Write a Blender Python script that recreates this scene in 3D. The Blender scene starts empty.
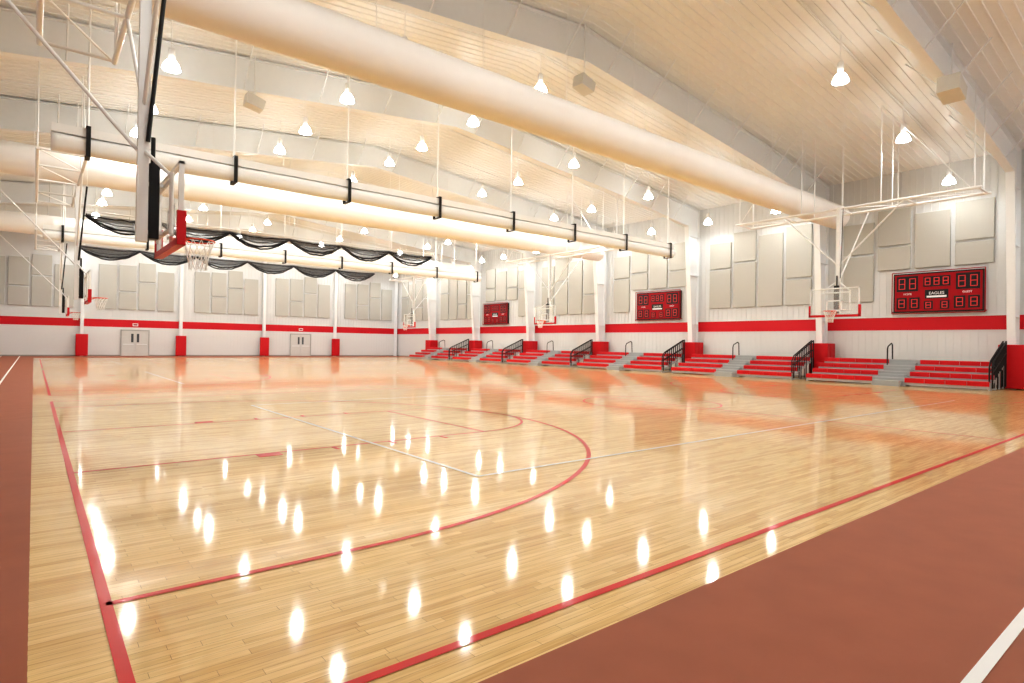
import bpy, bmesh, math, random
from mathutils import Vector, Matrix
random.seed(4)
S=bpy.context.scene
S.view_settings.view_transform='Standard'
try: S.view_settings.look='Medium High Contrast'
except Exception as ex: print('LOOK FAIL',ex)
S.view_settings.exposure=0.0

XL,XR,YB,YF=-4.5,32.5,-5.0,61.0
def roofz(x): return 12.05-0.1*abs(x-14)
FRAMES=[-1.85+7.75*i for i in range(8)]
COURTS=[10.1,27.2,44.3]
BL,BR=0.345,25.95

# ------------------------------------------------------------ materials
def nt(name):
    m=bpy.data.materials.new(name); m.use_nodes=True
    t=m.node_tree; return m,t,t.nodes['Principled BSDF']
def mat(name,col,rough=0.5,metal=0.0,noise=0.04,scale=6,coat=0,emit=0,ecol=None,alpha=1,bump=0,spec=.5):
    m,t,b=nt(name)
    tc=t.nodes.new('ShaderNodeTexCoord'); n=t.nodes.new('ShaderNodeTexNoise'); n.inputs['Scale'].default_value=scale
    n.inputs['Detail'].default_value=4
    t.links.new(tc.outputs['Object'],n.inputs['Vector'])
    r=t.nodes.new('ShaderNodeMix'); r.data_type='RGBA'
    r.inputs[6].default_value=tuple(max(0,c*(1-noise)) for c in col)+(1,)
    r.inputs[7].default_value=tuple(min(1,c*(1+noise)) for c in col)+(1,)
    t.links.new(n.outputs['Fac'],r.inputs[0]); t.links.new(r.outputs[2],b.inputs['Base Color'])
    b.inputs['Roughness'].default_value=rough; b.inputs['Metallic'].default_value=metal
    b.inputs['Coat Weight'].default_value=coat; b.inputs['Coat Roughness'].default_value=0.07
    b.inputs['Alpha'].default_value=alpha; b.inputs['Specular IOR Level'].default_value=spec
    if emit:
        b.inputs['Emission Color'].default_value=(ecol or col)+(1,); b.inputs['Emission Strength'].default_value=emit
    if bump:
        bp=t.nodes.new('ShaderNodeBump'); bp.inputs['Strength'].default_value=bump; bp.inputs['Distance'].default_value=0.01
        t.links.new(n.outputs['Fac'],bp.inputs['Height']); t.links.new(bp.outputs['Normal'],b.inputs['Normal'])
    return m
COAT=.8
def wood():
    m,t,b=nt('maple_floor'); L=t.links.new
    tc=t.nodes.new('ShaderNodeTexCoord')
    br=t.nodes.new('ShaderNodeTexBrick'); br.offset=0.37; br.offset_frequency=2; br.squash=0.8; br.squash_frequency=3
    br.inputs['Color1'].default_value=(.90,.64,.28,1); br.inputs['Color2'].default_value=(.66,.38,.105,1)
    br.inputs['Mortar'].default_value=(.40,.22,.07,1); br.inputs['Scale'].default_value=1
    br.inputs['Mortar Size'].default_value=.0013; br.inputs['Bias'].default_value=-.3
    br.inputs['Brick Width'].default_value=.85; br.inputs['Row Height'].default_value=.057
    L(tc.outputs['Object'],br.inputs['Vector'])
    mp=t.nodes.new('ShaderNodeMapping'); mp.inputs['Scale'].default_value=(1.5,30,1)
    L(tc.outputs['Object'],mp.inputs['Vector'])
    n=t.nodes.new('ShaderNodeTexNoise'); n.inputs['Scale'].default_value=1.6; n.inputs['Detail'].default_value=6
    L(mp.outputs[0],n.inputs['Vector'])
    n2=t.nodes.new('ShaderNodeTexNoise'); n2.inputs['Scale'].default_value=.5; L(tc.outputs['Object'],n2.inputs['Vector'])
    rp=t.nodes.new('ShaderNodeValToRGB'); rp.color_ramp.elements[0].position=.3; rp.color_ramp.elements[0].color=(.80,.72,.58,1)
    rp.color_ramp.elements[1].position=.60; rp.color_ramp.elements[1].color=(1,1,1,1); L(n.outputs['Fac'],rp.inputs[0])
    mx=t.nodes.new('ShaderNodeMix'); mx.data_type='RGBA'; mx.blend_type='MULTIPLY'; mx.inputs[0].default_value=1
    L(br.outputs['Color'],mx.inputs[6]); L(rp.outputs[0],mx.inputs[7])
    rp2=t.nodes.new('ShaderNodeValToRGB'); rp2.color_ramp.elements[0].color=(.9,.88,.84,1); rp2.color_ramp.elements[1].color=(1,1,1,1)
    L(n2.outputs['Fac'],rp2.inputs[0])
    mx2=t.nodes.new('ShaderNodeMix'); mx2.data_type='RGBA'; mx2.blend_type='MULTIPLY'; mx2.inputs[0].default_value=1
    L(mx.outputs[2],mx2.inputs[6]); L(rp2.outputs[0],mx2.inputs[7]); L(mx2.outputs[2],b.inputs['Base Color'])
    b.inputs['Roughness'].default_value=.4; b.inputs['Specular IOR Level'].default_value=.1
    b.inputs['Coat Weight'].default_value=COAT; b.inputs['Coat Roughness'].default_value=.07
    bp=t.nodes.new('ShaderNodeBump'); bp.inputs['Strength'].default_value=.05; bp.inputs['Distance'].default_value=.0015
    L(n2.outputs['Fac'],bp.inputs['Height']); L(bp.outputs['Normal'],b.inputs['Normal']); 
    return m
M_wood=wood()
M_track=mat('track_rubber',(.34,.11,.058),.6,noise=.12,scale=3,bump=.15,spec=.2)
M_redline=mat('court_paint_red',(.62,.012,.01),.4,coat=.4,noise=.03,spec=.1)
M_whiteline=mat('court_paint_white',(.95,.95,.92),.4,coat=COAT,noise=.02,spec=.1)
M_lane=mat('track_paint_white',(.92,.92,.90),.6,noise=.02,spec=.2)
M_wallup=mat('wall_metal_panel',(.70,.71,.71),.5,noise=.02)
M_walllow=mat('wall_liner_light',(.74,.74,.73),.5,noise=.02)
M_stripe=mat('wall_stripe_red',(.60,.008,.018),.5,noise=.03,spec=.3)
M_deck=mat('roof_deck_liner',(.84,.84,.82),.33,noise=.03)
M_steel=mat('white_steel_paint',(.87,.89,.90),.4,noise=.02)
M_pipe=mat('white_pipe_paint',(.87,.88,.88),.35,noise=.02)
M_duct=mat('duct_fabric',(.90,.87,.84),.7,noise=.03,scale=2)
M_panel=mat('acoustic_fabric',(.50,.49,.45),.9,noise=.06,scale=40)
M_red=mat('pad_vinyl_red',(.58,.008,.015),.45,noise=.05,spec=.3)
M_seat=mat('seat_plastic_red',(.62,.010,.016),.45,noise=.05,spec=.3)
M_riser=mat('bleacher_riser_grey',(.48,.48,.48),.5)
M_step=mat('aisle_step_grey',(.38,.39,.39),.55)
M_black=mat('black_metal',(.012,.012,.014),.5,spec=.3)
M_net=mat('black_netting',(.02,.02,.025),.9,alpha=.55)
M_netl=mat('black_net_rope',(.02,.02,.025),.9)
M_curt=mat('curtain_vinyl_white',(.92,.93,.93),.75,noise=.02)
M_rim=mat('rim_orange',(.75,.07,.02),.35)
M_string=mat('net_cord_white',(.9,.9,.88),.8)
M_door=mat('door_paint',(.66,.65,.62),.5)
M_frame=mat('door_frame_paint',(.45,.44,.42),.5)
M_dglass=mat('door_glass',(.08,.09,.1),.1)
M_sbred=mat('scoreboard_red',(.36,.005,.012),.55,spec=.2)
M_digit=mat('led_digit_red',(.45,.02,.02),.4,emit=.3,ecol=(1,.03,.03))
M_white=mat('label_white',(.9,.9,.9),.5)
M_base=mat('baseboard_vinyl',(.30,.28,.26),.5)
M_bulb=mat('lamp_bulb',(1,.97,.9),.4,emit=140,ecol=(1,.98,.94))
M_shade=mat('lamp_prismatic_shade',(.9,.9,.88),.3,emit=16,ecol=(.98,1,.97))
M_spk=mat('speaker_cabinet',(.68,.66,.60),.6)
def glass():
    m,t,b=nt('backboard_glass')
    b.inputs['Base Color'].default_value=(.9,.95,.95,1); b.inputs['Roughness'].default_value=.03; b.inputs['Alpha'].default_value=.16
    return m
M_glass=glass()

# ------------------------------------------------------------ mesh builder
class MB:
    def __init__(s,name,mats): s.n=name; s.m=mats; s.v=[]; s.f=[]; s.mi=[]; s.sm=[]
    def add(s,vs,fs,mi=0,sm=False):
        o=len(s.v); s.v+=[tuple(v) for v in vs]
        for f in fs: s.f.append([i+o for i in f]); s.mi.append(mi); s.sm.append(sm)
    def box(s,a,b,mi=0):
        x0,x1=sorted((a[0],b[0])); y0,y1=sorted((a[1],b[1])); z0,z1=sorted((a[2],b[2]))
        s.add([(x0,y0,z0),(x1,y0,z0),(x1,y1,z0),(x0,y1,z0),(x0,y0,z1),(x1,y0,z1),(x1,y1,z1),(x0,y1,z1)],
              [(0,3,2,1),(4,5,6,7),(0,1,5,4),(1,2,6,5),(2,3,7,6),(3,0,4,7)],mi)
    def tube(s,p,q,r,mi=0,seg=8,r2=None,cap=True,sq=False):
        p=Vector(p);q=Vector(q);d=(q-p).normalized()
        up=Vector((0,0,1)) if abs(d.z)<.95 else Vector((0,1,0))
        a=d.cross(up).normalized(); b=d.cross(a).normalized(); r2=r if r2 is None else r2
        if sq: seg=4
        off=math.pi/4 if sq else 0
        vs=[]
        for c,rr in((p,r),(q,r2)):
            for i in range(seg):
                t=2*math.pi*i/seg+off; vs.append(c+(a*math.cos(t)+b*math.sin(t))*rr)
        fs=[(i,(i+1)%seg,seg+(i+1)%seg,seg+i) for i in range(seg)]
        s.add(vs,fs,mi,not sq)
        if cap: s.add(vs,[tuple(range(seg))[::-1],tuple(range(seg,2*seg))],mi)
    def path(s,pts,r,mi=0,seg=6):
        for i in range(len(pts)-1): s.tube(pts[i],pts[i+1],r,mi,seg)
    def ext(s,pts,y0,y1,mi=0):   # pts (x,z) convex, extruded in y
        n=len(pts); vs=[(x,y0,z) for x,z in pts]+[(x,y1,z) for x,z in pts]
        s.add(vs,[tuple(range(n)),tuple(range(n,2*n))[::-1]]+[(i,n+i,n+(i+1)%n,(i+1)%n) for i in range(n)],mi)
    def lathe(s,prof,c,mi=0,seg=20):
        vs=[];fs=[];n=len(prof)
        for i in range(seg):
            t=2*math.pi*i/seg
            for r,z in prof: vs.append((c[0]+r*math.cos(t),c[1]+r*math.sin(t),c[2]+z))
        for i in range(seg):
            for j in range(n-1):
                a=i*n+j;b=((i+1)%seg)*n+j; fs.append((a,b,b+1,a+1))
        s.add(vs,fs,mi,True)
    def mesh(s):
        me=bpy.data.meshes.new(s.n); me.from_pydata(s.v,[],s.f)
        for m in s.m: me.materials.append(m)
        me.polygons.foreach_set('material_index',s.mi); me.polygons.foreach_set('use_smooth',s.sm)
        bm=bmesh.new(); bm.from_mesh(me); bmesh.ops.recalc_face_normals(bm,faces=bm.faces); bm.to_mesh(me); bm.free()
        me.update(); return me
    def done(s,parent=None,bevel=0):
        o=bpy.data.objects.new(s.n,s.mesh()); S.collection.objects.link(o)
        if parent: o.parent=parent
        if bevel:
            b=o.modifiers.new('bevel','BEVEL'); b.width=bevel; b.segments=2; b.limit_method='ANGLE'
        return o
def empty(name,loc=(0,0,0)):
    o=bpy.data.objects.new(name,None); S.collection.objects.link(o); return o

# ------------------------------------------------------------ shell
m=MB('floor',[M_wood]); m.box((0,2.15,-.15),(XR,55,0)); m.done()
m=MB('running_track_floor',[M_track]); m.box((XL,YB,-.15),(0,YF,0)); m.box((0,YB,-.15),(XR,2.15,0)); m.box((0,55,-.15),(XR,YF,0)); m.done()

def wall_side(name,x,sgn):
    m=MB(name,[M_wallup,M_walllow,M_stripe])
    xo=x+sgn*.2
    m.box((x,YB,0),(xo,YF,2.5),1); m.box((x,YB,2.5),(xo,YF,3.15),2); m.box((x,YB,3.15),(xo,YF,10.25),0)
    y=YB+.3
    while y<YF:
        m.box((x-sgn*.022,y-.03,3.16),(x,y+.03,10.15),0); m.box((x-sgn*.012,y-.02,0),(x,y+.02,2.5),1); y+=.305
    for z in(3.15,2.5): m.box((x-sgn*.03,YB,z-.015),(x,YF,z+.015),0)
    m.done()
wall_side('wall_right',XR,1); wall_side('wall_left',XL,-1)
def wall_end(name,y,sgn):
    m=MB(name,[M_wallup,M_walllow,M_stripe]); yo=y+sgn*.2
    m.box((XL,y,0),(XR,yo,2.5),1); m.box((XL,y,2.5),(XR,yo,3.15),2)
    m.ext([(XL,3.15),(XR,3.15),(XR,10.25),(14,12.1),(XL,10.25)],y,yo,0)
    x=XL+.3
    while x<XR:
        m.box((x-.03,y-sgn*.022,3.16),(x+.03,y,roofz(x)-.05),0); m.box((x-.02,y-sgn*.012,0),(x+.02,y,2.5),1); x+=.305
    m.done()
wall_end('wall_far',YF,1); wall_end('wall_back',YB,-1)
m=MB('baseboard_far',[M_base]); m.box((XL,YF-.03,0),(XR,YF,.1)); m.done()
m=MB('baseboard_right',[M_base]); m.box((XR-.03,YB,0),(XR,YF,.1)); m.done()
# ribbed ceiling deck
m=MB('ceiling',[M_deck])
prof=[];y=YB
while y<YF+.01:
    prof+=[(y,0),(y+.235,0),(y+.25,-.028),(y+.285,-.028)]; y+=.3
xs=[XL,14,XR]; n=len(prof)
vs=[(x,py,roofz(x)+pz) for x in xs for py,pz in prof]
fs=[(i*n+j,i*n+j+1,(i+1)*n+j+1,(i+1)*n+j) for i in range(2) for j in range(n-1)]
m.add(vs,fs)
m.ext([(XL-.2,10.22),(14,12.09),(14,12.3),(XL-.2,10.45)],YB-.2,YF+.2); m.ext([(XR+.2,10.22),(14,12.09),(14,12.3),(XR+.2,10.45)],YB-.2,YF+.2)
m.done()

# ------------------------------------------------------------ portal frames
inner=[(31.85,0),(31.15,9.0),(25,9.8),(14,10.9)]
outer=[(32.3,0),(32.3,10.1),(25,roofz(25)-.06),(14,roofz(14)-.06)]
for fy in FRAMES:
    m=MB('steel_portal_frame',[M_steel])
    for mir in(0,1):
        f=(lambda p:(28-p[0],p[1])) if mir else (lambda p:p)
        I=[f(p) for p in inner];O=[f(p) for p in outer]
        for i in range(3):
            m.ext([I[i],I[i+1],O[i+1],O[i]],fy-.012,fy+.012)
            for A,zz in((I,-.02),(O,0)):
                a=Vector(A[i]);b=Vector(A[i+1]);d=(b-a).normalized();nn=Vector((-d.y,d.x))*.015
                m.ext([tuple(a-nn),tuple(b-nn),tuple(b+nn),tuple(a+nn)],fy-.15,fy+.15)
        for x in(29.6,27.4,25.2,22.6,20,17.4,15):
            X=28-x if mir else x
            k=9.8+(25-x)/11*1.1 if x<25 else 9.8-(x-25)/6.15*.8
            for sy in(-1,1): m.tube((X,fy+sy*.13,k),(X,fy+sy*1.15,roofz(X)-.03),.026,seg=5)
        for z in(3,6,8.4):
            X0=31.85-.7*z/9
            m.ext([f((X0,z)),f((32.3,z)),f((32.3,z+.02)),f((X0,z+.02))],fy-.14,fy+.14)
    m.done()
# end wall columns
for x in(-4.1,3.1,10.4,17.7,25.0,32.2):
    m=MB('endwall_column',[M_steel]); m.box((x-.12,YF-.33,0),(x+.12,YF-.30,roofz(x)-.2)); m.box((x-.01,YF-.30,0),(x+.01,YF-.05,roofz(x)-.2)); m.box((x-.12,YF-.05,0),(x+.12,YF-.025,roofz(x)-.2)); m.done()
    if 0<x<32:
        p=MB('column_pad',[M_red,M_black]); p.box((x-.42,YF-.55,.03),(x+.42,YF-.335,1.85)); p.done(bevel=.04)
for fy in FRAMES[1:]:
    m=MB('column_pad',[M_red]); m.box((31.38,fy-.55,.03),(31.76,fy+.38,1.85),0); m.box((31.76,fy-.55,.03),(32.3,fy-.17,1.85),0); m.box((31.76,fy+.17,.03),(32.3,fy+.38,1.85),0); m.done(bevel=.03)

# ------------------------------------------------------------ court markings
def arc(m,cx,cy,r,a0,a1,w,mi,n=64,z=.004):
    vs=[];fs=[]
    for i in range(n+1):
        t=a0+(a1-a0)*i/n
        for rr in(r-w/2,r+w/2): vs.append((cx+rr*math.cos(t),cy+rr*math.sin(t),z))
    for i in range(n): fs.append((2*i,2*i+1,2*i+3,2*i+2))
    m.add(vs,fs,mi)
def ln(m,x0,y0,x1,y1,w,mi,z=.004):
    if abs(x1-x0)>abs(y1-y0): m.add([(x0,y0-w/2,z),(x1,y0-w/2,z),(x1,y0+w/2,z),(x0,y0+w/2,z)],[(0,1,2,3)],mi)
    else: m.add([(x0-w/2,y0,z),(x0+w/2,y0,z),(x0+w/2,y1,z),(x0-w/2,y1,z)],[(0,1,2,3)],mi)
for yc in COURTS:
    m=MB('court_line_markings',[M_redline,M_whiteline]); W=.06
    ln(m,BL,yc-7.62,BR,yc-7.62,W,0);ln(m,BL,yc+7.62,BR,yc+7.62,W,0)
    ln(m,BL,yc-7.62,BL,yc+7.62,W,0);ln(m,BR,yc-7.62,BR,yc+7.62,W,0)
    ln(m,13.15,yc-7.62,13.15,yc+7.62,.05,0,.0035); arc(m,13.15,yc,1.83,0,2*math.pi,.05,0)
    for s,b in((1,BL),(-1,BR)):
        for q in(-1,1):
            ln(m,b,yc+q*6.02,b+s*1.6,yc+q*6.02,W,0); ln(m,b,yc+q*1.83,b+s*5.79,yc+q*1.83,.05,0)
            for k in(2.13,3.05,3.96,4.88):
                w=.3 if k==2.13 else .05
                m.box((b+s*k-w/2,yc+q*1.84,0),(b+s*k+w/2,yc+q*2.04,.004),0)
        ln(m,b+s*5.79,yc-1.83,b+s*5.79,yc+1.83,.05,0)
        a=0 if s>0 else math.pi
        arc(m,b+s*1.6,yc,6.02,a-math.pi/2,a+math.pi/2,W,0); arc(m,b+s*5.79,yc,1.83,a-math.pi/2,a+math.pi/2,.05,0)
    z=.006
    ln(m,4.0,yc-4.6,22.3,yc-4.6,.05,1,z);ln(m,4.0,yc+4.5,22.3,yc+4.5,.05,1,z)
    ln(m,4.0,yc-4.6,4.0,yc+4.5,.05,1,z);ln(m,22.3,yc-4.6,22.3,yc+4.5,.05,1,z)
    m.done()
m=MB('track_lane_lines',[M_lane])
for d in(0,1.1,2.2):
    ln(m,-.84-d,YB+.1,-.84-d,YF-.1,.06,0)
ln(m,0,.76,XR-.1,.76,.06,0); ln(m,0,-.6,XR-.1,-.6,.06,0); ln(m,0,-1.85,31.2,-1.85,.06,0)
m.done()

# ------------------------------------------------------------ bleachers
def bleacher(y0,y1):
    e=empty('bleacher_section'); yc=(y0+y1)/2; aw=.62
    x0=29.02; dep=.66; rise=.255; z0=.36
    fr=MB('frame',[M_riser,M_black]); st=MB('seats',[M_seat]); ai=MB('aisle_steps',[M_step,M_riser]); 
    for r in range(4):
        x=x0+r*dep; z=z0+r*rise
        for a,b in((y0,yc-aw),(yc+aw,y1)):
            n=4; 
            for i in range(n):
                p=a+(b-a)*i/n+.008; q=a+(b-a)*(i+1)/n-.008
                st.ext([(x,z-.02),(x+.02,z),(x+.29,z),(x+.29,z-.03),(x+.03,z-.03)],p,q)
                st.ext([(x,z-.02),(x+.03,z-.03),(x+.035,z-.19),(x+.005,z-.19)],p,q)
            fr.box((x+.05,a,z-.33 if r else .06),(x+.07,b,z-.10),0)
            if r<3: fr.box((x+.27,a,z-.06),(x+dep+.05,b,z-.03),0)
            else: fr.box((x+.27,a,z-.06),(x+.32,b,z-.03),0)
            fr.box((x+.04,a,0 if r==0 else z-.30),(x+.10,a+.04,z-.03)); fr.box((x+.04,b-.04,0 if r==0 else z-.30),(x+.10,b,z-.03))
        ai.box((x+.02,yc-aw,0 if r==0 else z-rise),(x+dep+(0 if r<3 else -.3),yc+aw,z-.0),0)
        ai.box((x-.28 if r else x-.3,yc-aw+.1,(z-rise if r else 0)),(x+.02,yc+aw-.1,z-rise/2),0)
        ai.box((x+.01,yc-aw,z-.03),(x+.06,yc+aw,z+.004),1)
    for yy in(y0,y1):
        s=.02 if yy==y0 else -.02
        for r in range(4):
            x=x0+r*dep; fr.tube((x+.27,yy+s,0),(x+.27,yy+s,z0+r*rise-.06),.03,0,4)
        fr.tube((x0+.1,yy+s,.05),(x0+2.25,yy+s,.05),.03,0,4); fr.tube((x0+.1,yy+s,.12),(x0+2.25,yy+s,.95),.025,0,4)
    rl=MB('guard_rails',[M_black])
    for yy in(y0+.03,y0-.07):
        top=[(x0+.1,yy,.95),(x0+.3,yy,1.2),(x0+2.2,yy,1.98)]
        rl.path([(x0+.1,yy,.1)]+top+[(x0+2.2,yy,.1)],.03)
        for k in range(1,10):
            t=k/10; rl.tube((x0+.3+1.9*t,yy,.05 if k%3==0 else z0+.78*t),(x0+.3+1.9*t,yy,1.2+.78*t),.02)
        rl.tube((x0+.1,yy,.72),(x0+2.2,yy,1.5),.022)
    x=x0+2*dep+.3; z=z0+2*rise; yy=yc+aw-.05
    rl.path([(x,yy,z-.05),(x,yy,z+.72),(x+.08,yy,z+.85),(x+.5,yy,z+1.0),(x+.62,yy,z+.93),(x+.66,yy,z+.2)],.028)
    fr.done(e);st.done(e);ai.done(e);rl.done(e)
for i in range(1,len(FRAMES)-1): bleacher(FRAMES[i]+.15,FRAMES[i+1]-.55)

# ------------------------------------------------------------ scoreboards
SEG={'0':'abcdef','1':'bc','2':'abged','3':'abgcd','5':'afgcd','8':'abcdefg'}
def scoreboard(y0,y1):
    e=empty('scoreboard'); z0,z1=3.35,5.2; x=XR-.03; xf=x-.2
    b=MB('cabinet',[M_black,M_sbred]); b.box((xf,y0,z0),(x,y1,z1),0); b.box((xf-.012,y0+.06,z0+.06),(xf,y1-.06,z1-.06),1); b.done(e)
    d=MB('displays',[M_black,M_digit,M_white])
    L=y1-y0
    def P(u0,v0,u1,v1,dig):
        ya=y1-u0*L; yb=y1-u1*L; za=z0+v0*(z1-z0); zb=z0+v1*(z1-z0)
        d.box((xf-.03,yb,za),(xf-.012,ya,zb),0)
        n=len(dig); w=(ya-yb)/n
        for i,c in enumerate(dig):
            cy=ya-w*(i+.5); hw=w*.27; hh=(zb-za)*.33; cz=(za+zb)/2; t=.016
            sg={'a':(-hw,hh,hw,hh),'d':(-hw,-hh,hw,-hh),'g':(-hw,0,hw,0),'f':(-hw,0,-hw,hh),'b':(hw,0,hw,hh),'e':(-hw,-hh,-hw,0),'c':(hw,-hh,hw,0)}
            for k in SEG[c]:
                a0,b0,a1,b1=sg[k]; d.box((xf-.036,cy-a0+t,cz+b0-t),(xf-.03,cy-a1-t,cz+b1+t),1)
    P(.04,.54,.29,.93,'88');P(.35,.64,.65,.90,'888');P(.71,.54,.96,.93,'88')
    P(.04,.08,.16,.38,'8');P(.19,.08,.31,.38,'8');P(.36,.07,.46,.28,'8');P(.54,.07,.64,.28,'8');P(.69,.08,.81,.38,'8');P(.84,.08,.96,.38,'8')
    d.box((xf-.02,y1-.63*L,z0+.34*(z1-z0)),(xf-.012,y1-.37*L,z0+.56*(z1-z0)),0)
    d.box((xf-.026,y1-.61*L,z0+.365*(z1-z0)),(xf-.02,y1-.39*L,z0+.41*(z1-z0)),2)
    d.done(e)
    for txt,u,v,sz in(('HOME',.17,.45,.10),('GUEST',.83,.45,.10),('EAGLES',.5,.44,.15)):
        c=bpy.data.curves.new('lettering','FONT'); c.body=txt; c.size=sz*1.2; c.align_x='CENTER'; c.extrude=.003
        o=bpy.data.objects.new('lettering',c); S.collection.objects.link(o); o.data.materials.append(M_white); o.parent=e
        o.location=(xf-.024,y1-u*L,z0+v*(z1-z0)); o.rotation_euler=(math.pi/2,0,-math.pi/2)
    g=MB('wire_guard',[M_sbred])
    for z in (z0-.05,z1+.05): g.tube((xf-.05,y0-.05,z),(xf-.05,y1+.05,z),.02)
    for y in (y0-.05,y1+.05): g.tube((xf-.05,y,z0-.05),(xf-.05,y,z1+.05),.02); g.box((xf-.05,y-.02,z0),(x,y+.02,z0+.04)); 
    g.done(e)
SB=[(6.95,10.45),(22.6,26.1),(40.4,43.9)]
for a,b in SB: scoreboard(a,b)

# ------------------------------------------------------------ acoustic panels
def panels_right(fy,side=1):
    m=MB('acoustic_wall_panels',[M_panel]); x=XR-.03 if side>0 else XL+.03
    y=fy+.75; k=0; w=1.40
    H=[(3.95,6.3,7.9),(3.95,5.4,8.3),(3.95,8.1,8.1),(3.95,6.6,8.4)]
    for k in range(4):
        a=y+k*(w+.18);b=a+w
        lo,mid,hi=H[(k+int(fy))%4]
        sb=[s for s in SB if side>0 and b>s[0]-.1 and a<s[1]+.1]
        if sb: lo=5.45; mid=max(mid,6.5)
        for p,q in((lo,mid-.06),(mid+.06,hi)):
            if q-p>.3: m.box((x-side*.09,a,p),(x,b,q))
    m.done(bevel=.015)
for fy in FRAMES[1:]: 
    if fy<52.2: panels_right(fy)
panels_right(52.9)
for i,x0 in enumerate((-4.0,3.3,10.6,17.9,25.2)):
    m=MB('acoustic_wall_panels',[M_panel])
    for k,(w0,lo,mid,hi) in enumerate(((.9,4.05,7.9,7.9),(2.35,4.05,5.6,7.9),(3.8,4.05,6.5,8.2),(5.25,4.05,7.6,7.6))):
        a=x0+w0;b=a+1.27
        for p,q in((lo,mid-.06),(mid+.06,hi)):
            if q-p>.3: m.box((a,YF-.12,p),(b,YF-.03,q))
    m.done(bevel=.015)

# ------------------------------------------------------------ doors
for i,(a,b) in enumerate(((5.9,7.9),(20.4,22.4))):
    e=empty('door_%d'%(i+1)); y=YF-.02
    f=MB('frame',[M_frame]); f.box((a-.08,y-.08,0),(a,y,2.28)); f.box((b,y-.08,0),(b+.08,y,2.28)); f.box((a-.08,y-.08,2.2),(b+.08,y,2.3)); f.done(e)
    c=(a+b)/2; l=MB('leaves',[M_door,M_dglass,M_pipe])
    for p,q in((a+.01,c-.01),(c+.01,b-.01)):
        l.box((p,y-.05,.02),(q,y,2.19)); l.box((p+.1,y-.1,1.0),(q-.1,y-.06,1.06),2)
    l.box((c-.3,y-.055,1.2),(c-.12,y-.05,1.95),1); l.box((c+.12,y-.055,1.2),(c+.3,y-.05,1.95),1); l.done(e)
    s=MB('exit_sign',[M_white,M_sbred]); s.box((c-.2,YF-.1,2.62),(c+.2,YF-.03,2.86)); s.box((c-.15,YF-.105,2.68),(c+.15,YF-.1,2.8),1); s.done(e)

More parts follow.
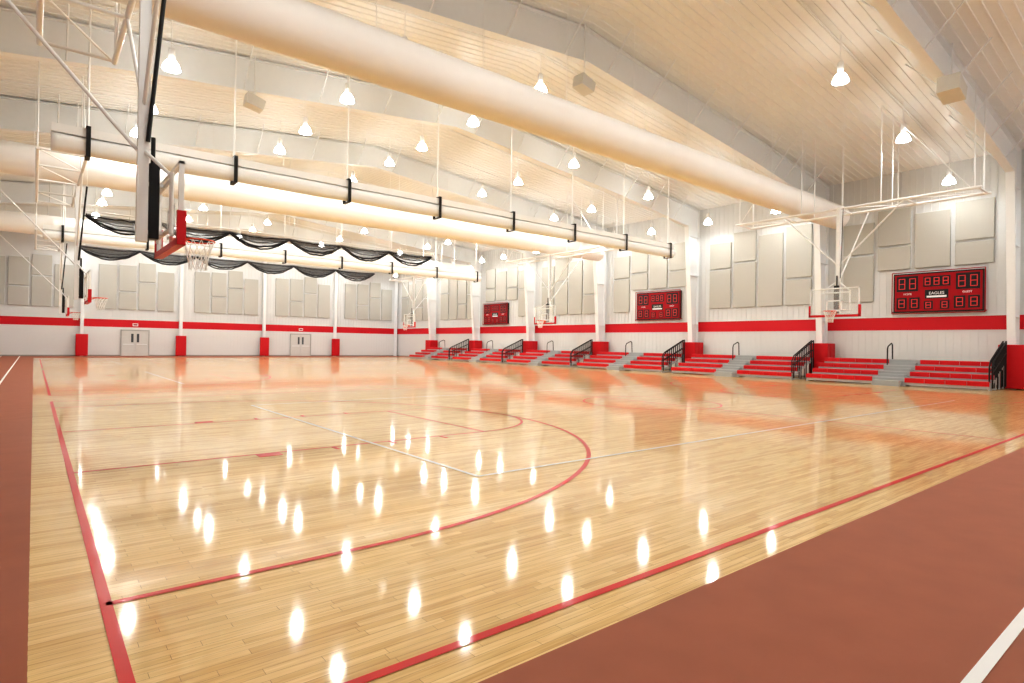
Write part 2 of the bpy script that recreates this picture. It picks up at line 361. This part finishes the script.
# ------------------------------------------------------------ basketball hoops
def hoop(base,s,yc):
    e=empty('basketball_hoop')
    P=lambda lx,y,z:(base+s*lx,yc+y,z)
    g=MB('backboard',[M_glass,M_pipe,M_red,M_white])
    g.box(P(1.19,-.91,2.9),P(1.22,.91,3.97),0)
    for a,b in(((-.93,2.88),(.93,2.92)),((-.93,3.95),(.93,3.99)),((-.93,2.88),(-.89,3.99)),((.89,2.88),(.93,3.99))):
        g.box(P(1.17,a[0],a[1]),P(1.235,b[0],b[1]),1)
    for a,b in(((-.3,3.05),(.3,3.1)),((-.3,3.45),(.3,3.5)),((-.3,3.05),(-.25,3.5)),((.25,3.05),(.3,3.5))):
        g.box(P(1.222,a[0],a[1]),P(1.226,b[0],b[1]),3)
    g.box(P(1.15,-.96,2.83),P(1.26,.96,2.92),2)
    for q in(-1,1): g.box(P(1.15,q*.90,2.83),P(1.26,q*.97,3.3),2)
    g.done(e)
    r=MB('rim',[M_rim]); cx=1.22+.15+.23; pts=[]
    for i in range(29):
        t=2*math.pi*i/28; pts.append(P(cx+.23*math.cos(t),.23*math.sin(t),3.05))
    r.path(pts,.012,0,6); r.box(P(1.22,-.1,2.93),P(1.24,.1,3.07)); r.box(P(1.24,-.07,3.03),P(1.385,.07,3.05))
    r.tube(P(1.24,-.08,2.96),P(1.45,-.17,3.04),.012); r.tube(P(1.24,.08,2.96),P(1.45,.17,3.04),.012); r.done(e)
    n=MB('net',[M_string]); R=[.225,.19,.155,.13,.12]; Z=[3.04,2.93,2.82,2.70,2.60]; K=12
    for j in range(4):
        for i in range(K):
            o=.5*(j%2)
            for dd in(-.5,.5):
                a=2*math.pi*(i+o)/K; b=2*math.pi*(i+o+dd)/K
                n.tube(P(cx+R[j]*math.cos(a),R[j]*math.sin(a),Z[j]),P(cx+R[j+1]*math.cos(b),R[j+1]*math.sin(b),Z[j+1]),.006,0,4,cap=False)
    n.done(e)
    k=MB('ceiling_support',[M_pipe,M_black]); rz=lambda lx:roofz(base+s*lx)-.03
    k.tube(P(.85,0,2.95),P(.85,0,7.25),.10,0,sq=True)
    for y in(-.55,.55):
        k.tube(P(1.14,y,3.02),P(1.14,y,3.9),.03); k.tube(P(.85,0,4.3),P(1.14,y,3.85),.028)
    for z in(3.1,3.8):
        k.tube(P(.85,0,z),P(1.14,0,z),.04,0,sq=True); k.tube(P(1.14,-.55,z),P(1.14,.55,z),.03)
    zt=7.2
    for lx in(.85,-.35):
        k.tube(P(lx,-4.6,zt),P(lx,4.5,zt),.05)
        for y in(-4.4,-1.5,1.5,4.3): k.tube(P(lx,y,zt),P(lx,y,rz(lx)),.022)
    for y in(-4.5,-2.3,0,2.3,4.4): k.tube(P(-.35,y,zt),P(.85,y,zt),.035)
    for y in(-4.5,-2.3,2.3):
        k.tube(P(-.35,y,zt),P(.85,y+2.2,zt),.02)
    for q in(-1,1):
        k.tube(P(.85,0,4.9),P(.85,q*2.3,zt),.03); k.tube(P(.85,q*1.5,rz(.85)),P(.85,q*4.3,zt),.018)
    k.tube(P(.85,0,4.2),P(-2.2,0,zt+.4),.028); k.tube(P(-2.2,-1.2,zt+.4),P(-2.2,1.2,zt+.4),.04)
    for y in(-1.1,1.1): k.tube(P(-2.2,y,zt+.4),P(-2.2,y,rz(-2.2)),.022)
    k.box(P(.93,-.08,3.0),P(1.06,.08,4.1),1); k.tube(P(.98,0,4.1),P(.98,0,4.5),.03,1)
    k.path([P(.9,-.1,4.4),P(1.1,-.25,7.15)],.03 if s>0 else .012,1); k.tube(P(1.1,-.25,7.15),P(1.1,-.25,rz(1.1)),.006,0)
    k.done(e)
for yc in COURTS:
    hoop(BL,1,yc); hoop(BR,-1,yc)

# ------------------------------------------------------------ rolled divider curtains
for yy in(18.65,35.75):
    e=empty('divider_curtain'); X0,X1=.25,25.9
    b=MB('support_beam',[M_curt]); b.box((X0,yy-.13,6.66),(X1,yy+.13,6.87)) 
    x=X0+.75
    while x<X1:
        b.tube((x,yy,6.84),(x,yy,roofz(x)-.03),.022); x+=3.5
    b.done(e)
    c=MB('folded_curtain',[M_curt]); N=200; vs=[];fs=[];K=24
    for i in range(N+1):
        x=X0+(X1-X0)*i/N; pinch=.88+.12*abs(math.sin(math.pi*((x-X0-.75)/3.5)))**.5
        for j in range(K):
            t=2*math.pi*j/K; rr=1+.015*math.sin(5*t+i*.12)
            vs.append((x,yy+.18*math.cos(t)*pinch*rr,6.43+.24*math.sin(t)*pinch*rr))
    for i in range(N):
        for j in range(K): fs.append((i*K+j,i*K+(j+1)%K,(i+1)*K+(j+1)%K,(i+1)*K+j))
    fs+=[tuple(range(K)),tuple(range(N*K,N*K+K))]
    c.add(vs,fs,0,True); c.done(e)
    s=MB('straps',[M_black]); x=X0+.75
    while x<X1:
        s.box((x-.05,yy-.225,6.14),(x+.05,yy-.2,6.92)); s.box((x-.05,yy+.2,6.14),(x+.05,yy+.225,6.92)); s.box((x-.05,yy-.2,6.14),(x+.05,yy+.2,6.17)); s.box((x-.05,yy-.2,6.88),(x+.05,yy+.2,6.92)); x+=3.5
    s.done(e)

# ------------------------------------------------------------ batting cage nets
for yy,X0,X1 in((30.4,1.6,18.4),(40.9,1.8,19.8)):
    e=empty('batting_cage_net'); zt=6.75; n=6; w=(X1-X0)/n
    b=MB('cable',[M_pipe]); b.tube((X0,yy,zt+.1),(X1,yy,zt+.1),.03)
    for i in range(n+1):
        x=X0+w*i; b.tube((x,yy,zt+.1),(x,yy,roofz(x)-.05),.014)
    b.done(e)
    m=MB('netting',[M_net,M_netl])
    for i in range(n):
        a=X0+w*i; pr=[]
        Q=16
        for dy,s0,s1 in((-.06,.05,.50),(.06,.10,.62)):
            vs=[];fs=[]
            for k in range(Q+1):
                u=k/Q; x=a+w*u; c=4*u*(1-u)
                vs.append((x,yy+dy,zt-s0*c)); vs.append((x,yy+dy*2,zt-.12-s1*c*(.85+.15*math.sin(i*2.1))))
            for k in range(Q): fs.append((2*k,2*k+2,2*k+3,2*k+1))
            m.add(vs,fs,0)
        for sg,rr in((.05,.035),(.3,.02),(.5,.05),(.62,.045)):
            pts=[]
            for k in range(Q+1):
                u=k/Q; pts.append((a+w*u,yy+random.uniform(-.04,.04),zt-.08-sg*4*u*(1-u)+random.uniform(-.02,.02)))
            m.path(pts,rr,1,5)
    m.done(e)

# ------------------------------------------------------------ fabric ducts
for yy in(12.3,28.0,43.5):
    e=empty('fabric_air_duct'); r=.57; zc=8.0
    m=MB('tube',[M_duct]); X0,X1=-3.6,30.4; N=120; K=28; vs=[];fs=[]
    for i in range(N+1):
        x=X0+(X1-X0)*i/N; rr=r*(1+.006*math.sin(i*1.3))
        for j in range(K):
            t=2*math.pi*j/K; vs.append((x,yy+rr*math.cos(t),zc+rr*math.sin(t)))
    for i in range(N):
        for j in range(K): fs.append((i*K+j,i*K+(j+1)%K,(i+1)*K+(j+1)%K,(i+1)*K+j))
    m.add(vs,fs,0,True); m.add(vs,[tuple(range(K)),tuple(range(N*K,N*K+K))],0); m.done(e)
    h=MB('hangers',[M_pipe])
    x=X0+.5
    while x<X1:
        h.tube((x,yy,zc+r-.01),(x,yy,roofz(x)-.03),.01,seg=5)
        x+=3
    h.tube((X0,yy,zc+r+.01),(X1,yy,zc+r+.01),.02); h.done(e)

# ------------------------------------------------------------ ceiling speakers
for x,y,z,k in((22.2,5.65,9.6,1),(13.75,13.4,9.9,.75),(5.7,21.1,9.5,.75)):
    m=MB('ceiling_speaker',[M_spk,M_pipe,M_black]); m.ext([(x-.42*k,z),(x+.30*k,z-.18*k),(x+.42*k,z+.25*k),(x-.35*k,z+.5*k)],y-.3*k,y+.3*k,0)
    m.tube((x,y,z+.3*k),(x,y,roofz(x)-.03),.025,1); m.done()

# ------------------------------------------------------------ high bay lights
def lampmesh():
    m=MB('high_bay_light',[M_pipe,M_shade,M_bulb])
    k=1.0
    m.tube((0,0,.52*k),(0,0,1.44),.015); m.lathe([(0,.60*k),(.08*k,.60*k),(.095*k,.53*k),(.095*k,.34*k),(.06*k,.27*k)],(0,0,0),0)
    m.lathe([(r*k,z*k) for r,z in[(.06,.28),(.12,.24),(.19,.14),(.235,.02),(.245,-.03),(.23,.02),(.18,.13),(.11,.22),(.05,.26)]],(0,0,0),1)
    m.lathe([(r*k,z*k) for r,z in[(0,.22),(.06,.19),(.09,.10),(.09,.0),(.06,-.07),(0,-.09)]],(0,0,0),2)
    return m.mesh()
LM=lampmesh()
def spot(en):
    ld=bpy.data.lights.new('lamp_glow','SPOT'); ld.energy=en; ld.color=(.95,1,.99); ld.shadow_soft_size=.12
    ld.spot_size=math.radians(172); ld.spot_blend=.25; return ld
LDA=spot(122); LDB=spot(65)
ROWS=(-2.6,2.0,7.9,15.6,19.7,23.8,27.0,31.4,35.0,39.2,42.3,47,51,55,58.4)  # first two rows are out of view, added for light near the camera
for y in ROWS:
    for x in(3.0,8.4,13.8,19.6,25.2,30.8):
        z=roofz(x)-1.5
        o=bpy.data.objects.new('high_bay_light',LM); S.collection.objects.link(o); o.location=(x,y,z)
        l=bpy.data.objects.new('lamp_glow',LDB if x>30 else LDA); S.collection.objects.link(l); l.parent=o; l.location=(0,0,-.2)
m=MB('ceiling_conduit',[M_pipe])
for y in ROWS:
    for a,b in((XL+.3,14),(14,XR-.4)): m.tube((a,y+.12,roofz(a)-.10),(b,y+.12,roofz(b)-.10),.025,seg=6)
m.done()

w=bpy.data.worlds.new('world'); S.world=w; w.use_nodes=True; w.node_tree.nodes['Background'].inputs[0].default_value=(.9,.95,1,1); w.node_tree.nodes['Background'].inputs[1].default_value=.3

# ------------------------------------------------------------ camera
cam=bpy.data.cameras.new('camera'); co=bpy.data.objects.new('camera',cam); S.collection.objects.link(co); S.camera=co
cam.sensor_width=36; cam.lens=588*36/1024; cam.clip_end=200
X=Vector((723,-14.5,-588)).normalized(); Y=Vector((-478,4.5,-588)).normalized(); Z=X.cross(Y).normalized(); Y=Z.cross(X)
R=Matrix((X,Y,Z)).to_4x4(); co.matrix_world=Matrix.Translation((0,0,1.53))@R
